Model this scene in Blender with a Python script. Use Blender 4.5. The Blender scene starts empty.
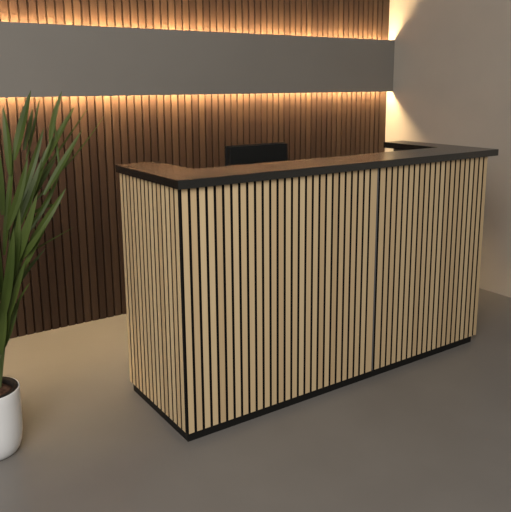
import bpy, bmesh, math, random
from mathutils import Vector, Matrix
random.seed(7)
S = bpy.context.scene
C = S.collection

# ------------------------------------------------------------------ camera
R = Vector((0.82470951, -0.56552564, -0.00591357))
U = Vector((0.11858336, 0.16268817, 0.97952567))
F = Vector((0.55298481, 0.80852539, -0.20123241))
cd = bpy.data.cameras.new('camera'); cam = bpy.data.objects.new('camera', cd); C.objects.link(cam)
m3 = Matrix((R, U, -F)).transposed()
cam.matrix_world = Matrix.Translation((-1.09403, -2.14434, 1.45035)) @ m3.to_4x4()
cd.sensor_fit = 'HORIZONTAL'; cd.sensor_width = 36.0; cd.lens = 36.0 * 636.71 / 511
cd.shift_x = -5.48 / 511; cd.shift_y = -40.48 / 511
cd.clip_start = 0.02
S.camera = cam

# ------------------------------------------------------------------ world, lights, exposure
w = bpy.data.worlds.new('world'); S.world = w; w.use_nodes = True
bg = w.node_tree.nodes['Background']
bg.inputs[0].default_value = (1.0, 0.86, 0.71, 1); bg.inputs[1].default_value = 0.2
def area(name, loc, target, sx, sy, power, col):
    l = bpy.data.lights.new(name, 'AREA'); l.shape = 'RECTANGLE'; l.size = sx; l.size_y = sy
    l.energy = power; l.color = col
    o = bpy.data.objects.new(name, l); C.objects.link(o); o.location = loc
    d = Vector(target) - Vector(loc)
    o.rotation_euler = d.to_track_quat('-Z', 'Y').to_euler()
    return o
area('key_light', (-2.3, -2.7, 2.9), (0.5, 0.2, 0.6), 2.4, 2.4, 160, (1.0, 0.95, 0.89))  # added area light, stands in for the room's unseen lamps
LED_STRENGTH = 200.0
S.view_settings.view_transform = 'Standard'; S.view_settings.look = 'None'
S.view_settings.gamma = 1; S.view_settings.use_curve_mapping = False
S.view_settings.exposure = 0.0

# ------------------------------------------------------------------ materials
def mat(name, col, rough=0.5, spec=0.5):
    m = bpy.data.materials.new(name); m.use_nodes = True
    b = m.node_tree.nodes['Principled BSDF']
    b.inputs['Base Color'].default_value = (*col, 1); b.inputs['Roughness'].default_value = rough
    b.inputs['Specular IOR Level'].default_value = spec
    return m
def noise_mat(name, c1, c2, scale, rough, stretch=(1, 1, 1), bump=0.0, spec=0.5, rough2=None, detail=4):
    m = mat(name, c1, rough, spec); nt = m.node_tree; N = nt.nodes; L = nt.links; b = N['Principled BSDF']
    tc = N.new('ShaderNodeTexCoord'); mp = N.new('ShaderNodeMapping'); mp.inputs['Scale'].default_value = stretch
    nz = N.new('ShaderNodeTexNoise'); nz.inputs['Scale'].default_value = scale; nz.inputs['Detail'].default_value = detail
    L.new(tc.outputs['Object'], mp.inputs[0]); L.new(mp.outputs[0], nz.inputs['Vector'])
    cr = N.new('ShaderNodeValToRGB'); cr.color_ramp.elements[0].color = (*c1, 1); cr.color_ramp.elements[1].color = (*c2, 1)
    cr.color_ramp.elements[0].position = 0.3; cr.color_ramp.elements[1].position = 0.7
    L.new(nz.outputs['Fac'], cr.inputs[0]); L.new(cr.outputs[0], b.inputs['Base Color'])
    if rough2 is not None:
        mr = N.new('ShaderNodeMapRange'); mr.inputs['To Min'].default_value = rough; mr.inputs['To Max'].default_value = rough2
        L.new(nz.outputs['Fac'], mr.inputs[0]); L.new(mr.outputs[0], b.inputs['Roughness'])
    if bump:
        bp = N.new('ShaderNodeBump'); bp.inputs['Strength'].default_value = bump; bp.inputs['Distance'].default_value = 0.002
        L.new(nz.outputs['Fac'], bp.inputs['Height']); L.new(bp.outputs[0], b.inputs['Normal'])
    return m
def slat_wood(name, cols, axis, pitch, offset, rough, spec=0.4, grain=0.35):
    """wood slats: one tone per slat, plus a long vertical grain"""
    m = mat(name, cols[0], rough, spec); nt = m.node_tree; N = nt.nodes; L = nt.links; b = N['Principled BSDF']
    tc = N.new('ShaderNodeTexCoord'); sp = N.new('ShaderNodeSeparateXYZ'); L.new(tc.outputs['Object'], sp.inputs[0])
    a = N.new('ShaderNodeMath'); a.operation = 'SUBTRACT'; a.inputs[1].default_value = offset; L.new(sp.outputs[axis], a.inputs[0])
    d = N.new('ShaderNodeMath'); d.operation = 'DIVIDE'; d.inputs[1].default_value = pitch; L.new(a.outputs[0], d.inputs[0])
    f = N.new('ShaderNodeMath'); f.operation = 'FLOOR'; L.new(d.outputs[0], f.inputs[0])
    wn = N.new('ShaderNodeTexWhiteNoise'); wn.noise_dimensions = '1D'; L.new(f.outputs[0], wn.inputs['W'])
    cr = N.new('ShaderNodeValToRGB'); e = cr.color_ramp.elements
    e[0].color = (*cols[0], 1); e[1].color = (*cols[-1], 1)
    for i, c in enumerate(cols[1:-1]):
        k = e.new((i + 1) / (len(cols) - 1)); k.color = (*c, 1)
    # grain
    mp = N.new('ShaderNodeMapping'); mp.inputs['Scale'].default_value = (60, 60, 2.2); L.new(tc.outputs['Object'], mp.inputs[0])
    ad = N.new('ShaderNodeVectorMath'); ad.operation = 'ADD'; L.new(mp.outputs[0], ad.inputs[0])
    cb = N.new('ShaderNodeCombineXYZ'); mu = N.new('ShaderNodeMath'); mu.operation = 'MULTIPLY'; mu.inputs[1].default_value = 37.0
    L.new(wn.outputs[0], mu.inputs[0]); L.new(mu.outputs[0], cb.inputs[2]); L.new(cb.outputs[0], ad.inputs[1])
    nz = N.new('ShaderNodeTexNoise'); nz.inputs['Scale'].default_value = 1.6; nz.inputs['Detail'].default_value = 5
    nz.inputs['Distortion'].default_value = 0.6
    L.new(ad.outputs[0], nz.inputs['Vector'])
    mx = N.new('ShaderNodeMix'); mx.data_type = 'FLOAT'; mx.inputs[0].default_value = grain
    L.new(wn.outputs[0], mx.inputs[2]); L.new(nz.outputs['Fac'], mx.inputs[3]); L.new(mx.outputs[0], cr.inputs[0])
    L.new(cr.outputs[0], b.inputs['Base Color'])
    return m
M = {}
M['floor'] = noise_mat('floor_concrete', (0.185, 0.176, 0.168), (0.212, 0.202, 0.192), 2.2, 0.30, bump=0.02, rough2=0.4)
M['plaster'] = noise_mat('plaster', (0.43, 0.395, 0.35), (0.455, 0.42, 0.372), 3.0, 0.85, bump=0.03, spec=0.2)
M['grey'] = noise_mat('grey_paint', (0.240, 0.228, 0.210), (0.252, 0.240, 0.221), 2.0, 0.6, spec=0.3)
M['walnut'] = slat_wood('walnut', [(0.040, 0.021, 0.013), (0.056, 0.030, 0.0185), (0.068, 0.038, 0.023), (0.095, 0.056, 0.034)], 0, 0.05, 0.0165, 0.5)
M['felt'] = mat('black_felt', (0.010, 0.0095, 0.009), 0.95, 0.1)
M['brownfelt'] = mat('dark_brown_backing', (0.032, 0.019, 0.012), 0.9, 0.1)
OAK = [(0.52, 0.38, 0.215), (0.62, 0.47, 0.28), (0.66, 0.515, 0.31), (0.70, 0.56, 0.355)]
M['oak_front'] = slat_wood('oak_front', OAK, 0, 0.03813, 0.0010, 0.5)
M['oak_right'] = slat_wood('oak_right', OAK, 0, 0.0385, 0.0600, 0.5)
M['oak_side'] = slat_wood('oak_side', OAK, 1, 0.0391, 0.0150, 0.5)
M['black'] = noise_mat('black_laminate', (0.004, 0.0062, 0.0064), (0.005, 0.0070, 0.0072), 3, 0.22, spec=0.9, rough2=0.24)
M['black'].node_tree.nodes['Principled BSDF'].inputs['IOR'].default_value = 1.6
M['oakshade'] = mat('brown_fibreboard', (0.05, 0.034, 0.021), 0.8, 0.2)
M['steel'] = mat('brushed_aluminium', (0.15, 0.15, 0.155), 0.5)
M['plinth'] = mat('black_plinth', (0.008, 0.008, 0.008), 0.6, 0.3)
M['carcass'] = mat('dark_board', (0.03, 0.03, 0.031), 0.6, 0.3)
M['plastic'] = mat('black_plastic', (0.010, 0.011, 0.011), 0.5, 0.3)
M['screen'] = mat('screen_glass', (0.006, 0.006, 0.007), 0.12, 0.5)
M['pot'] = noise_mat('white_ceramic', (0.76, 0.79, 0.82), (0.80, 0.83, 0.86), 5, 0.38)
M['liner'] = mat('dark_liner', (0.018, 0.015, 0.013), 0.6, 0.3)
M['soil'] = noise_mat('soil', (0.035, 0.018, 0.012), (0.12, 0.07, 0.05), 60, 0.95, bump=0.8, spec=0.1)
M['leaf'] = noise_mat('leaf', (0.036, 0.060, 0.009), (0.068, 0.098, 0.020), 9, 0.5, (1, 1, 0.4), spec=0.3)
M['stem'] = noise_mat('stem', (0.035, 0.055, 0.012), (0.06, 0.08, 0.022), 20, 0.55, (1, 1, .3), spec=0.3)
def emis(name, col, s):
    m = bpy.data.materials.new(name); m.use_nodes = True; b = m.node_tree.nodes['Principled BSDF']
    b.inputs['Base Color'].default_value = (*col, 1); b.inputs['Emission Color'].default_value = (*col, 1)
    b.inputs['Emission Strength'].default_value = s
    return m
M['led'] = emis('led_glow', (1.0, 0.70, 0.36), LED_STRENGTH)

# ------------------------------------------------------------------ helpers
def bx(bm, x0, x1, y0, y1, z0, z1, mi=0, ms=None):
    v = [bm.verts.new(p) for p in ((x0,y0,z0),(x1,y0,z0),(x1,y1,z0),(x0,y1,z0),(x0,y0,z1),(x1,y0,z1),(x1,y1,z1),(x0,y1,z1))]
    # ms: (axis, material) for the two faces that look along that axis
    for q, ax in (((0,3,2,1),2),((4,5,6,7),2),((0,1,5,4),1),((1,2,6,5),0),((2,3,7,6),1),((3,0,4,7),0)):
        bm.faces.new([v[i] for i in q]).material_index = ms[1] if ms and ms[0] == ax else mi
def obj(name, bm, mats, parent=None, bevel=0, smooth=False):
    me = bpy.data.meshes.new(name); bmesh.ops.recalc_face_normals(bm, faces=bm.faces); bm.to_mesh(me); bm.free()
    for m in (mats if isinstance(mats, (list, tuple)) else [mats]): me.materials.append(m)
    o = bpy.data.objects.new(name, me); C.objects.link(o)
    if parent: o.parent = parent; o.matrix_parent_inverse = Matrix.Translation(-parent.location)
    if smooth:
        for p in me.polygons: p.use_smooth = True
    if bevel:
        b = o.modifiers.new('bevel', 'BEVEL'); b.width = bevel; b.segments = 2; b.limit_method = 'ANGLE'
    return o
def thing(name, label, cat, loc):
    o = bpy.data.objects.new(name, None); C.objects.link(o); o.location = loc; o.empty_display_size = .1
    o['label'] = label; o['category'] = cat
    return o
def struct(name, bm, m):
    o = obj(name, bm, m); o['kind'] = 'structure'; return o
def tube(bm, pts, rad, seg=8):
    pts = [Vector(p) for p in pts]; rings = []
    for i, p in enumerate(pts):
        t = (pts[min(i+1, len(pts)-1)] - pts[max(i-1, 0)]).normalized()
        a = t.cross(Vector((0, 1, 0.3))).normalized(); b = t.cross(a)
        r = rad[i] if isinstance(rad, (list, tuple)) else rad
        rings.append([bm.verts.new(p + r*(math.cos(k*2*math.pi/seg)*a + math.sin(k*2*math.pi/seg)*b)) for k in range(seg)])
    for i in range(len(rings)-1):
        for k in range(seg):
            bm.faces.new((rings[i][k], rings[i][(k+1)%seg], rings[i+1][(k+1)%seg], rings[i+1][k]))
    bm.faces.new(rings[0]); bm.faces.new(rings[-1][::-1])
def lathe(bm, prof, cx, cy, seg=64, close=True):
    rings = []
    for r, z in prof:
        if r < 1e-5: rings.append([bm.verts.new((cx, cy, z))])
        else: rings.append([bm.verts.new((cx + r*math.cos(k*2*math.pi/seg), cy + r*math.sin(k*2*math.pi/seg), z)) for k in range(seg)])
    for a, b in zip(rings, rings[1:]):
        for k in range(seg):
            k2 = (k+1) % seg
            q = [a[k % len(a)], a[k2 % len(a)], b[k2 % len(b)], b[k % len(b)]]
            u = []
            for v in q:
                if v not in u: u.append(v)
            if len(u) > 2: bm.faces.new(u)

# ------------------------------------------------------------------ room
XW, YW = 2.6932, 1.5882
HC = 2.75
XL = -2.9
bm = bmesh.new(); bx(bm, XL, XW + .12, -4.2, YW + .13, -.1, 0); struct('floor', bm, M['floor'])
bm = bmesh.new(); bx(bm, XW, XW + .12, -4.2, YW + .13, 0, HC); struct('wall_right', bm, M['plaster'])
bm = bmesh.new()                                    # walnut slat cladding over a dark backing
bx(bm, XL, XW, YW + .010, YW + .13, 0, HC, 1)
x = 0.0165 + 0.05 * round((XL + .05) / .05)
while x < XW - .06:
    x0, x1 = x + .0055, (x + .0445 if x < XW - .09 else XW - .0005)
    c = .0015
    bot = [(x0, YW + .010), (x0, YW + c), (x0 + c, YW), (x1 - c, YW), (x1, YW + c), (x1, YW + .010)]
    lo = [bm.verts.new((a, b, 0)) for a, b in bot]; hi = [bm.verts.new((a, b, HC)) for a, b in bot]
    for i in range(5): bm.faces.new((lo[i], lo[i+1], hi[i+1], hi[i]))
    bm.faces.new(lo); bm.faces.new(hi[::-1])
    x += .05
struct('wall_back', bm, [M['walnut'], M['brownfelt']])

# ------------------------------------------------------------------ lit wall band
YB, BT, BB = 1.5205, 1.7858, 1.3903
t = thing('wall_light_band', 'long matt grey horizontal band on the slatted wood wall, glowing warm along both edges', 'wall light', (-.05, YW, BB))
bm = bmesh.new(); bx(bm, XL, XW - .001, YB, YB + .008, BB, BT); obj('face_panel', bm, M['grey'], t)
bm = bmesh.new(); bx(bm, XL, XW - .001, YB + .008, YW, BB + .037, BT - .037); obj('mounting_rail', bm, M['grey'], t)
for z, nm in ((BT - .0365, 1), (BB + .0365, -1)):
    bm = bmesh.new(); n = 24
    for i in range(n):
        a = XL + (XW - .03 - XL) * i / n; b = XL + (XW - .03 - XL) * (i + 1) / n
        bx(bm, a, b, YB + .022, YB + .046, z - .0005 if nm > 0 else z - .0025, z + .0025 if nm > 0 else z + .0005)
    o = obj('led_strip', bm, M['led'], t); o['label'] = 'glowing warm LED strip along the top edge' if nm > 0 else 'glowing warm LED strip along the bottom edge'

# ------------------------------------------------------------------ reception desk
H, T = 1.10, .0346; ZT = H - T; PL = .0403
X0, X1, Y0, Y1, YR = -.0158, 1.9245, -.0212, .600, .6751
XI0, XI1, YI = .1917, 1.7522, .2493
desk = thing('reception_desk', 'U-shaped reception counter clad in pale oak slats under a black worktop', 'reception desk', (.93, .3, 0))
bm = bmesh.new()
gx, gy = [X0, XI0, XI1, X1], [Y0, YI, Y1, YR]
cells = [(0,0),(1,0),(2,0),(0,1),(2,1),(2,2)]
V = {}
def gv(i, j, k):
    if (i, j, k) not in V: V[(i, j, k)] = bm.verts.new((gx[i], gy[j], H if k else ZT))
    return V[(i, j, k)]
for i, j in cells:
    bm.faces.new([gv(i,j,1), gv(i+1,j,1), gv(i+1,j+1,1), gv(i,j+1,1)]); bm.faces.new([gv(i,j,0), gv(i,j+1,0), gv(i+1,j+1,0), gv(i+1,j,0)])
    for (di, dj), (a, b) in (((0,-1),((0,0),(1,0))), ((1,0),((1,0),(1,1))), ((0,1),((1,1),(0,1))), ((-1,0),((0,1),(0,0)))):
        if (i+di, j+dj) not in cells:
            bm.faces.new([gv(i+a[0],j+a[1],0), gv(i+b[0],j+b[1],0), gv(i+b[0],j+b[1],1), gv(i+a[0],j+a[1],1)])
obj('worktop', bm, M['black'], desk, bevel=.0012)
SD = .011     # slat depth
def slat_panel(name, slots, axis, face, z0, z1, mats, span, sign, label=None):
    """axis 0: slats spaced along x on plane y=face; axis 1: along y on plane x=face; sign: +1 if the panel goes behind in + direction"""
    bm = bmesh.new(); f0, f1, f2 = face, face + sign*SD, face + sign*(SD + .009)
    def b(a0, a1, d0, d1, zz0, zz1, mi):
        d0, d1 = min(d0, d1), max(d0, d1)
        if axis == 0: bx(bm, a0, a1, d0, d1, zz0, zz1, mi, (0, 1))
        else: bx(bm, d0, d1, a0, a1, zz0, zz1, mi, (1, 1))
    b(span[0], span[1], f1, f2, z0, z1, 1)
    for a0, a1 in slots: b(a0, a1, f0, f1, z0, z1, 0)
    o = obj(name, bm, mats, desk)
    if label: o['label'] = label
    return o
sl = [(.0065 + .03813*i, .0065 + .03813*i + .0260) for i in range(26)] + [(.9974, 1.0378)]
slat_panel('front_panel', sl, 0, 0, PL, ZT, [M['oak_front'], M['felt']], (.002, 1.0435), 1)
bm = bmesh.new(); bx(bm, 1.0440, 1.0475, .001, .02, PL, ZT); o = obj('joint_strip', bm, M['steel'], desk); o['label'] = 'thin grey strip in the joint between the two front panels'
sl = [(1.0650 + .0385*i, 1.0650 + .0385*i + .0268) for i in range(21)]; sl[0] = (1.0590, sl[0][1])
slat_panel('front_panel', sl, 0, 0, PL, ZT, [M['oak_right'], M['felt']], (1.052, 1.8620), 1)
XE = 1.864
sl = [(.0190 + .0391*i, .0190 + .0391*i + .0275) for i in range(15)]
slat_panel('side_panel', sl, 1, 0, PL, ZT, [M['oak_side'], M['oakshade']], (.0205, .5955), 1)
sl = [(.0225 + .0391*i, .0225 + .0391*i + .0290) for i in range(16)]
slat_panel('side_panel', sl, 1, XE + .002, PL, ZT, [M['oak_side'], M['oakshade']], (.0205, .66), -1)
bm = bmesh.new(); bx(bm, .001, .0195, .012, .0185, PL, ZT); bx(bm, .001, .0019, .002, .0118, PL, ZT); obj('corner_trim', bm, M['felt'], desk)
# boards behind the cladding
bm = bmesh.new()
bx(bm, .0205, .0385, .0385, .5955, PL, ZT); bx(bm, XE - .0385, XE - .0205, .0385, .66, PL, ZT); bx(bm, .0205, XE - .0205, .0205, .0384, PL, ZT)
obj('carcass', bm, M['carcass'], desk)
bm = bmesh.new(); bx(bm, .0060, XE - .034, .0100, .038, 0, PL); bx(bm, .0060, .04, .0381, .568, 0, PL); bx(bm, XE - .06, XE - .03, .0381, .64, 0, PL)
obj('plinth', bm, M['plinth'], desk)
bm = bmesh.new(); bx(bm, .039, XE - .039, .0388, .64, .715, .74); obj('inner_desktop', bm, M['black'], desk, bevel=.001)
bm = bmesh.new(); bx(bm, .5, .52, .3, .62, PL, .7148); bx(bm, .5, .52, .3, .62, 0, PL - .0005); obj('support_board', bm, M['carcass'], desk)
bm = bmesh.new(); bx(bm, 1.4, 1.42, .3, .62, 0, .7148); obj('support_board', bm, M['carcass'], desk)

# ------------------------------------------------------------------ monitor
mon = thing('monitor', 'black flat monitor back showing just above the counter, on the lower desktop inside', 'monitor', (.765, .53, .74))
bm = bmesh.new(); bx(bm, .5775, .937, .57, .598, .895, 1.1455); obj('housing', bm, M['plastic'], mon, bevel=.002)
bm = bmesh.new(); bx(bm, .570, .9445, .5985, .61, .885, 1.1495); obj('bezel', bm, M['plastic'], mon, bevel=.002)
bm = bmesh.new(); bx(bm, .580, .9345, .6105, .6115, .9, 1.1405); obj('screen', bm, M['screen'], mon)
bm = bmesh.new(); bx(bm, .735, .795, .552, .5695, .752, 1.02); obj('stand_neck', bm, M['plastic'], mon, bevel=.003)
bm = bmesh.new(); bx(bm, .66, .87, .47, .63, .7405, .7515); obj('stand_base', bm, M['plastic'], mon, bevel=.003)

# ------------------------------------------------------------------ potted palm
PX, PY, PH = -.668, .394, .276
palm = thing('potted_palm', 'tall green potted palm with upright blade leaves in a round white pot', 'potted plant', (PX, PY, 0))
bm = bmesh.new()
lathe(bm, [(0,0.0),(.074,0.0),(.086,.006),(.097,.022),(.105,.048),(.1105,.085),(.1120,.13),(.1130,.18),(.1130,.235),(.1125,PH-.004),(.1115,PH),(.109,PH),(.1075,PH-.004),(.1075,.2),(.09,.05),(0,.04)], PX, PY)
obj('pot', bm, M['pot'], palm, smooth=True)
bm = bmesh.new()
lathe(bm, [(.1073,.19),(.1073,PH+.001),(.1050,PH+.003),(.090,PH+.001),(.087,PH-.006),(.086,.19),(.1073,.19)], PX, PY)
obj('pot_liner', bm, M['liner'], palm, smooth=True)
bm = bmesh.new()
lathe(bm, [(0,.05),(.084,.05),(.085,PH-.018),(.07,PH-.013),(.04,PH-.009),(0,PH-.008)], PX, PY, 40)
obj('soil', bm, M['soil'], palm, smooth=True)
for s in [[(-0.612, 0.43, 0.318), (-0.564, 0.43, 0.614), (-0.502, 0.43, 1.151)], [(-0.613, 0.43, 0.31), (-0.557, 0.43, 0.613), (-0.375, 0.43, 1.201)], [(-0.612, 0.43, 0.318), (-0.572, 0.43, 0.616), (-0.533, 0.43, 0.856)], [(-0.609, 0.43, 0.309), (-0.557, 0.43, 0.613), (-0.41, 0.43, 0.954)], [(-0.617, 0.43, 0.311), (-0.587, 0.43, 0.619), (-0.586, 0.43, 1.022)], [(-0.621, 0.43, 0.303), (-0.62, 0.43, 0.542), (-0.617, 0.43, 0.829)]]:
    a, b, c = [Vector(q) for q in s]
    a0 = Vector((PX + (a.x - PX) * .55, PY + random.uniform(-.02, .02), PH - .03))
    pts = [a0, a.lerp(a0, .35), a.lerp(b, .45), b, b.lerp(c, .5), c]
    # smooth through the points
    fine = []
    for i in range(len(pts) - 1):
        p0, p1, p2, p3 = pts[max(i-1,0)], pts[i], pts[i+1], pts[min(i+2,len(pts)-1)]
        for k in range(4):
            q = k / 4
            fine.append(.5*((2*p1)+(p2-p0)*q+(2*p0-5*p1+4*p2-p3)*q*q+(3*p1-p0-3*p2+p3)*q**3))
    fine.append(pts[-1])
    bm = bmesh.new(); tube(bm, fine, [.0040 - .0028*i/(len(fine)-1) for i in range(len(fine))])
    obj('stem', bm, M['stem'], palm, smooth=True)
def blade(A, B, wd, sag, face):
    """pointed leaf with a folded midrib from A to B"""
    A, B = Vector(A), Vector(B); d = B - A; n = 12
    side = d.cross(face).normalized(); up = side.cross(d).normalized()
    bm = bmesh.new(); rows = []
    for i in range(n + 1):
        q = i / n
        p = A.lerp(B, q) + up * (sag * math.sin(math.pi * q)) + side * (sag * .8 * math.sin(math.pi * q))
        h = wd * .5 * (math.sin(math.pi * min(1, q*.93 + .07)) ** .75) * (1 - .35*q) * 1.15 + .0007
        if i == n: h = .0004
        th = .0008
        rows.append([bm.verts.new(p - side*h + up*h*.35), bm.verts.new(p - up*th), bm.verts.new(p + side*h + up*h*.35), bm.verts.new(p + up*th)])
    for r0, r1 in zip(rows, rows[1:]):
        for k in range(4): bm.faces.new((r0[k], r0[(k+1)%4], r1[(k+1)%4], r1[k]))
    bm.faces.new(rows[0]); bm.faces.new(rows[-1][::-1])
    return bm
rl = random.Random(3)
for (ax, ay, az, tx, ty, tz, wd) in [(-0.495, 0.42, 1.171, -0.416, 0.4, 1.428, 0.04), (-0.341, 0.46, 1.225, -0.26, 0.52, 1.422, 0.026), (-0.394, 0.44, 1.122, -0.21, 0.52, 1.36, 0.032), (-0.386, 0.44, 1.02, -0.2, 0.48, 1.262, 0.03), (-0.478, 0.42, 0.809, -0.314, 0.38, 1.041, 0.034), (-0.514, 0.42, 1.114, -0.514, 0.44, 1.369, 0.034), (-0.45, 0.44, 1.205, -0.393, 0.48, 1.357, 0.022), (-0.498, 0.44, 0.89, -0.332, 0.46, 1.237, 0.04), (-0.556, 0.42, 0.699, -0.431, 0.36, 1.036, 0.044), (-0.513, 0.42, 0.765, -0.414, 0.34, 0.918, 0.028), (-0.517, 0.47, 0.754, -0.242, 0.54, 0.842, 0.006), (-0.408, 0.48, 0.996, -0.217, 0.58, 1.158, 0.012), (-0.562, 0.46, 0.605, -0.447, 0.5, 1.038, 0.04), (-0.556, 0.45, 0.794, -0.492, 0.42, 1.209, 0.03), (-0.48, 0.46, 0.946, -0.304, 0.52, 1.148, 0.03), (-0.588, 0.44, 0.489, -0.492, 0.38, 0.771, 0.032), (-0.549, 0.44, 0.957, -0.552, 0.47, 1.324, 0.04), (-0.585, 0.44, 0.616, -0.624, 0.42, 1.104, 0.045), (-0.598, 0.42, 0.519, -0.533, 0.35, 0.912, 0.044), (-0.47, 0.45, 1.007, -0.35, 0.5, 1.276, 0.03), (-0.543, 0.42, 0.9, -0.453, 0.38, 1.172, 0.036), (-0.587, 0.44, 0.862, -0.633, 0.47, 1.29, 0.04), (-0.584, 0.44, 1.021, -0.593, 0.47, 1.419, 0.04), (-0.615, 0.44, 0.826, -0.726, 0.52, 1.14, 0.036), (-0.611, 0.44, 0.579, -0.737, 0.38, 0.896, 0.03), (-0.571, 0.45, 0.568, -0.443, 0.48, 0.854, 0.034), (-0.559, 0.42, 0.658, -0.498, 0.38, 0.981, 0.04), (-0.486, 0.44, 0.847, -0.292, 0.52, 1.084, 0.024), (-0.521, 0.46, 0.828, -0.406, 0.48, 1.139, 0.034), (-0.306, 0.47, 1.112, -0.309, 0.49, 1.323, 0.012), (-0.439, 0.47, 0.939, -0.293, 0.52, 0.956, 0.016), (-0.345, 0.52, 1.047, -0.041, 0.64, 1.308, 0.006), (-0.599, 0.44, 0.492, -0.627, 0.4, 0.876, 0.04), (-0.595, 0.44, 0.405, -0.544, 0.42, 0.655, 0.028), (-0.606, 0.43, 0.39, -0.575, 0.41, 0.684, 0.03), (-0.597, 0.45, 0.394, -0.508, 0.46, 0.594, 0.022), (-0.604, 0.44, 0.429, -0.615, 0.42, 0.709, 0.03), (-0.593, 0.42, 0.433, -0.55, 0.4, 0.743, 0.03), (-0.559, 0.44, 0.517, -0.479, 0.4, 0.669, 0.012), (-0.557, 0.45, 0.607, -0.384, 0.48, 0.782, 0.02), (-0.419, 0.52, 1.033, -0.113, 0.64, 1.345, 0.01), (-0.533, 0.43, 0.671, -0.383, 0.36, 0.95, 0.022), (-0.44, 0.46, 1.163, -0.351, 0.52, 1.395, 0.014)]:
    f = Vector((-.45 + rl.uniform(-.35,.35), -1, .25 + rl.uniform(-.25,.25)))
    obj('leaf', blade((ax,ay,az), (tx,ty,tz+.008), wd*.8, rl.uniform(-.012,.012), f), M['leaf'], palm, smooth=False)
for i in range(48):                                   # the rest of the crown, all round the stems
    az_ = rl.uniform(0, 2*math.pi); zb = rl.uniform(.48, 1.0)
    r0 = rl.uniform(.01, .05) * (1 + zb); r1 = r0 + rl.uniform(.04, .15)
    cx = PX - .01 - .05 * (zb - .5); cy = PY
    A = (cx + r0*math.cos(az_), cy + r0*math.sin(az_), zb); ln = rl.uniform(.22, .34)
    if math.cos(az_) > .1: r1 *= .55
    B = (cx + r1*math.cos(az_), cy + r1*math.sin(az_), zb + ln)
    obj('leaf', blade(A, B, rl.uniform(.024,.036), rl.uniform(-.012,.012), Vector((rl.uniform(-.8,.8), -1, .2))), M['leaf'], palm, smooth=False)
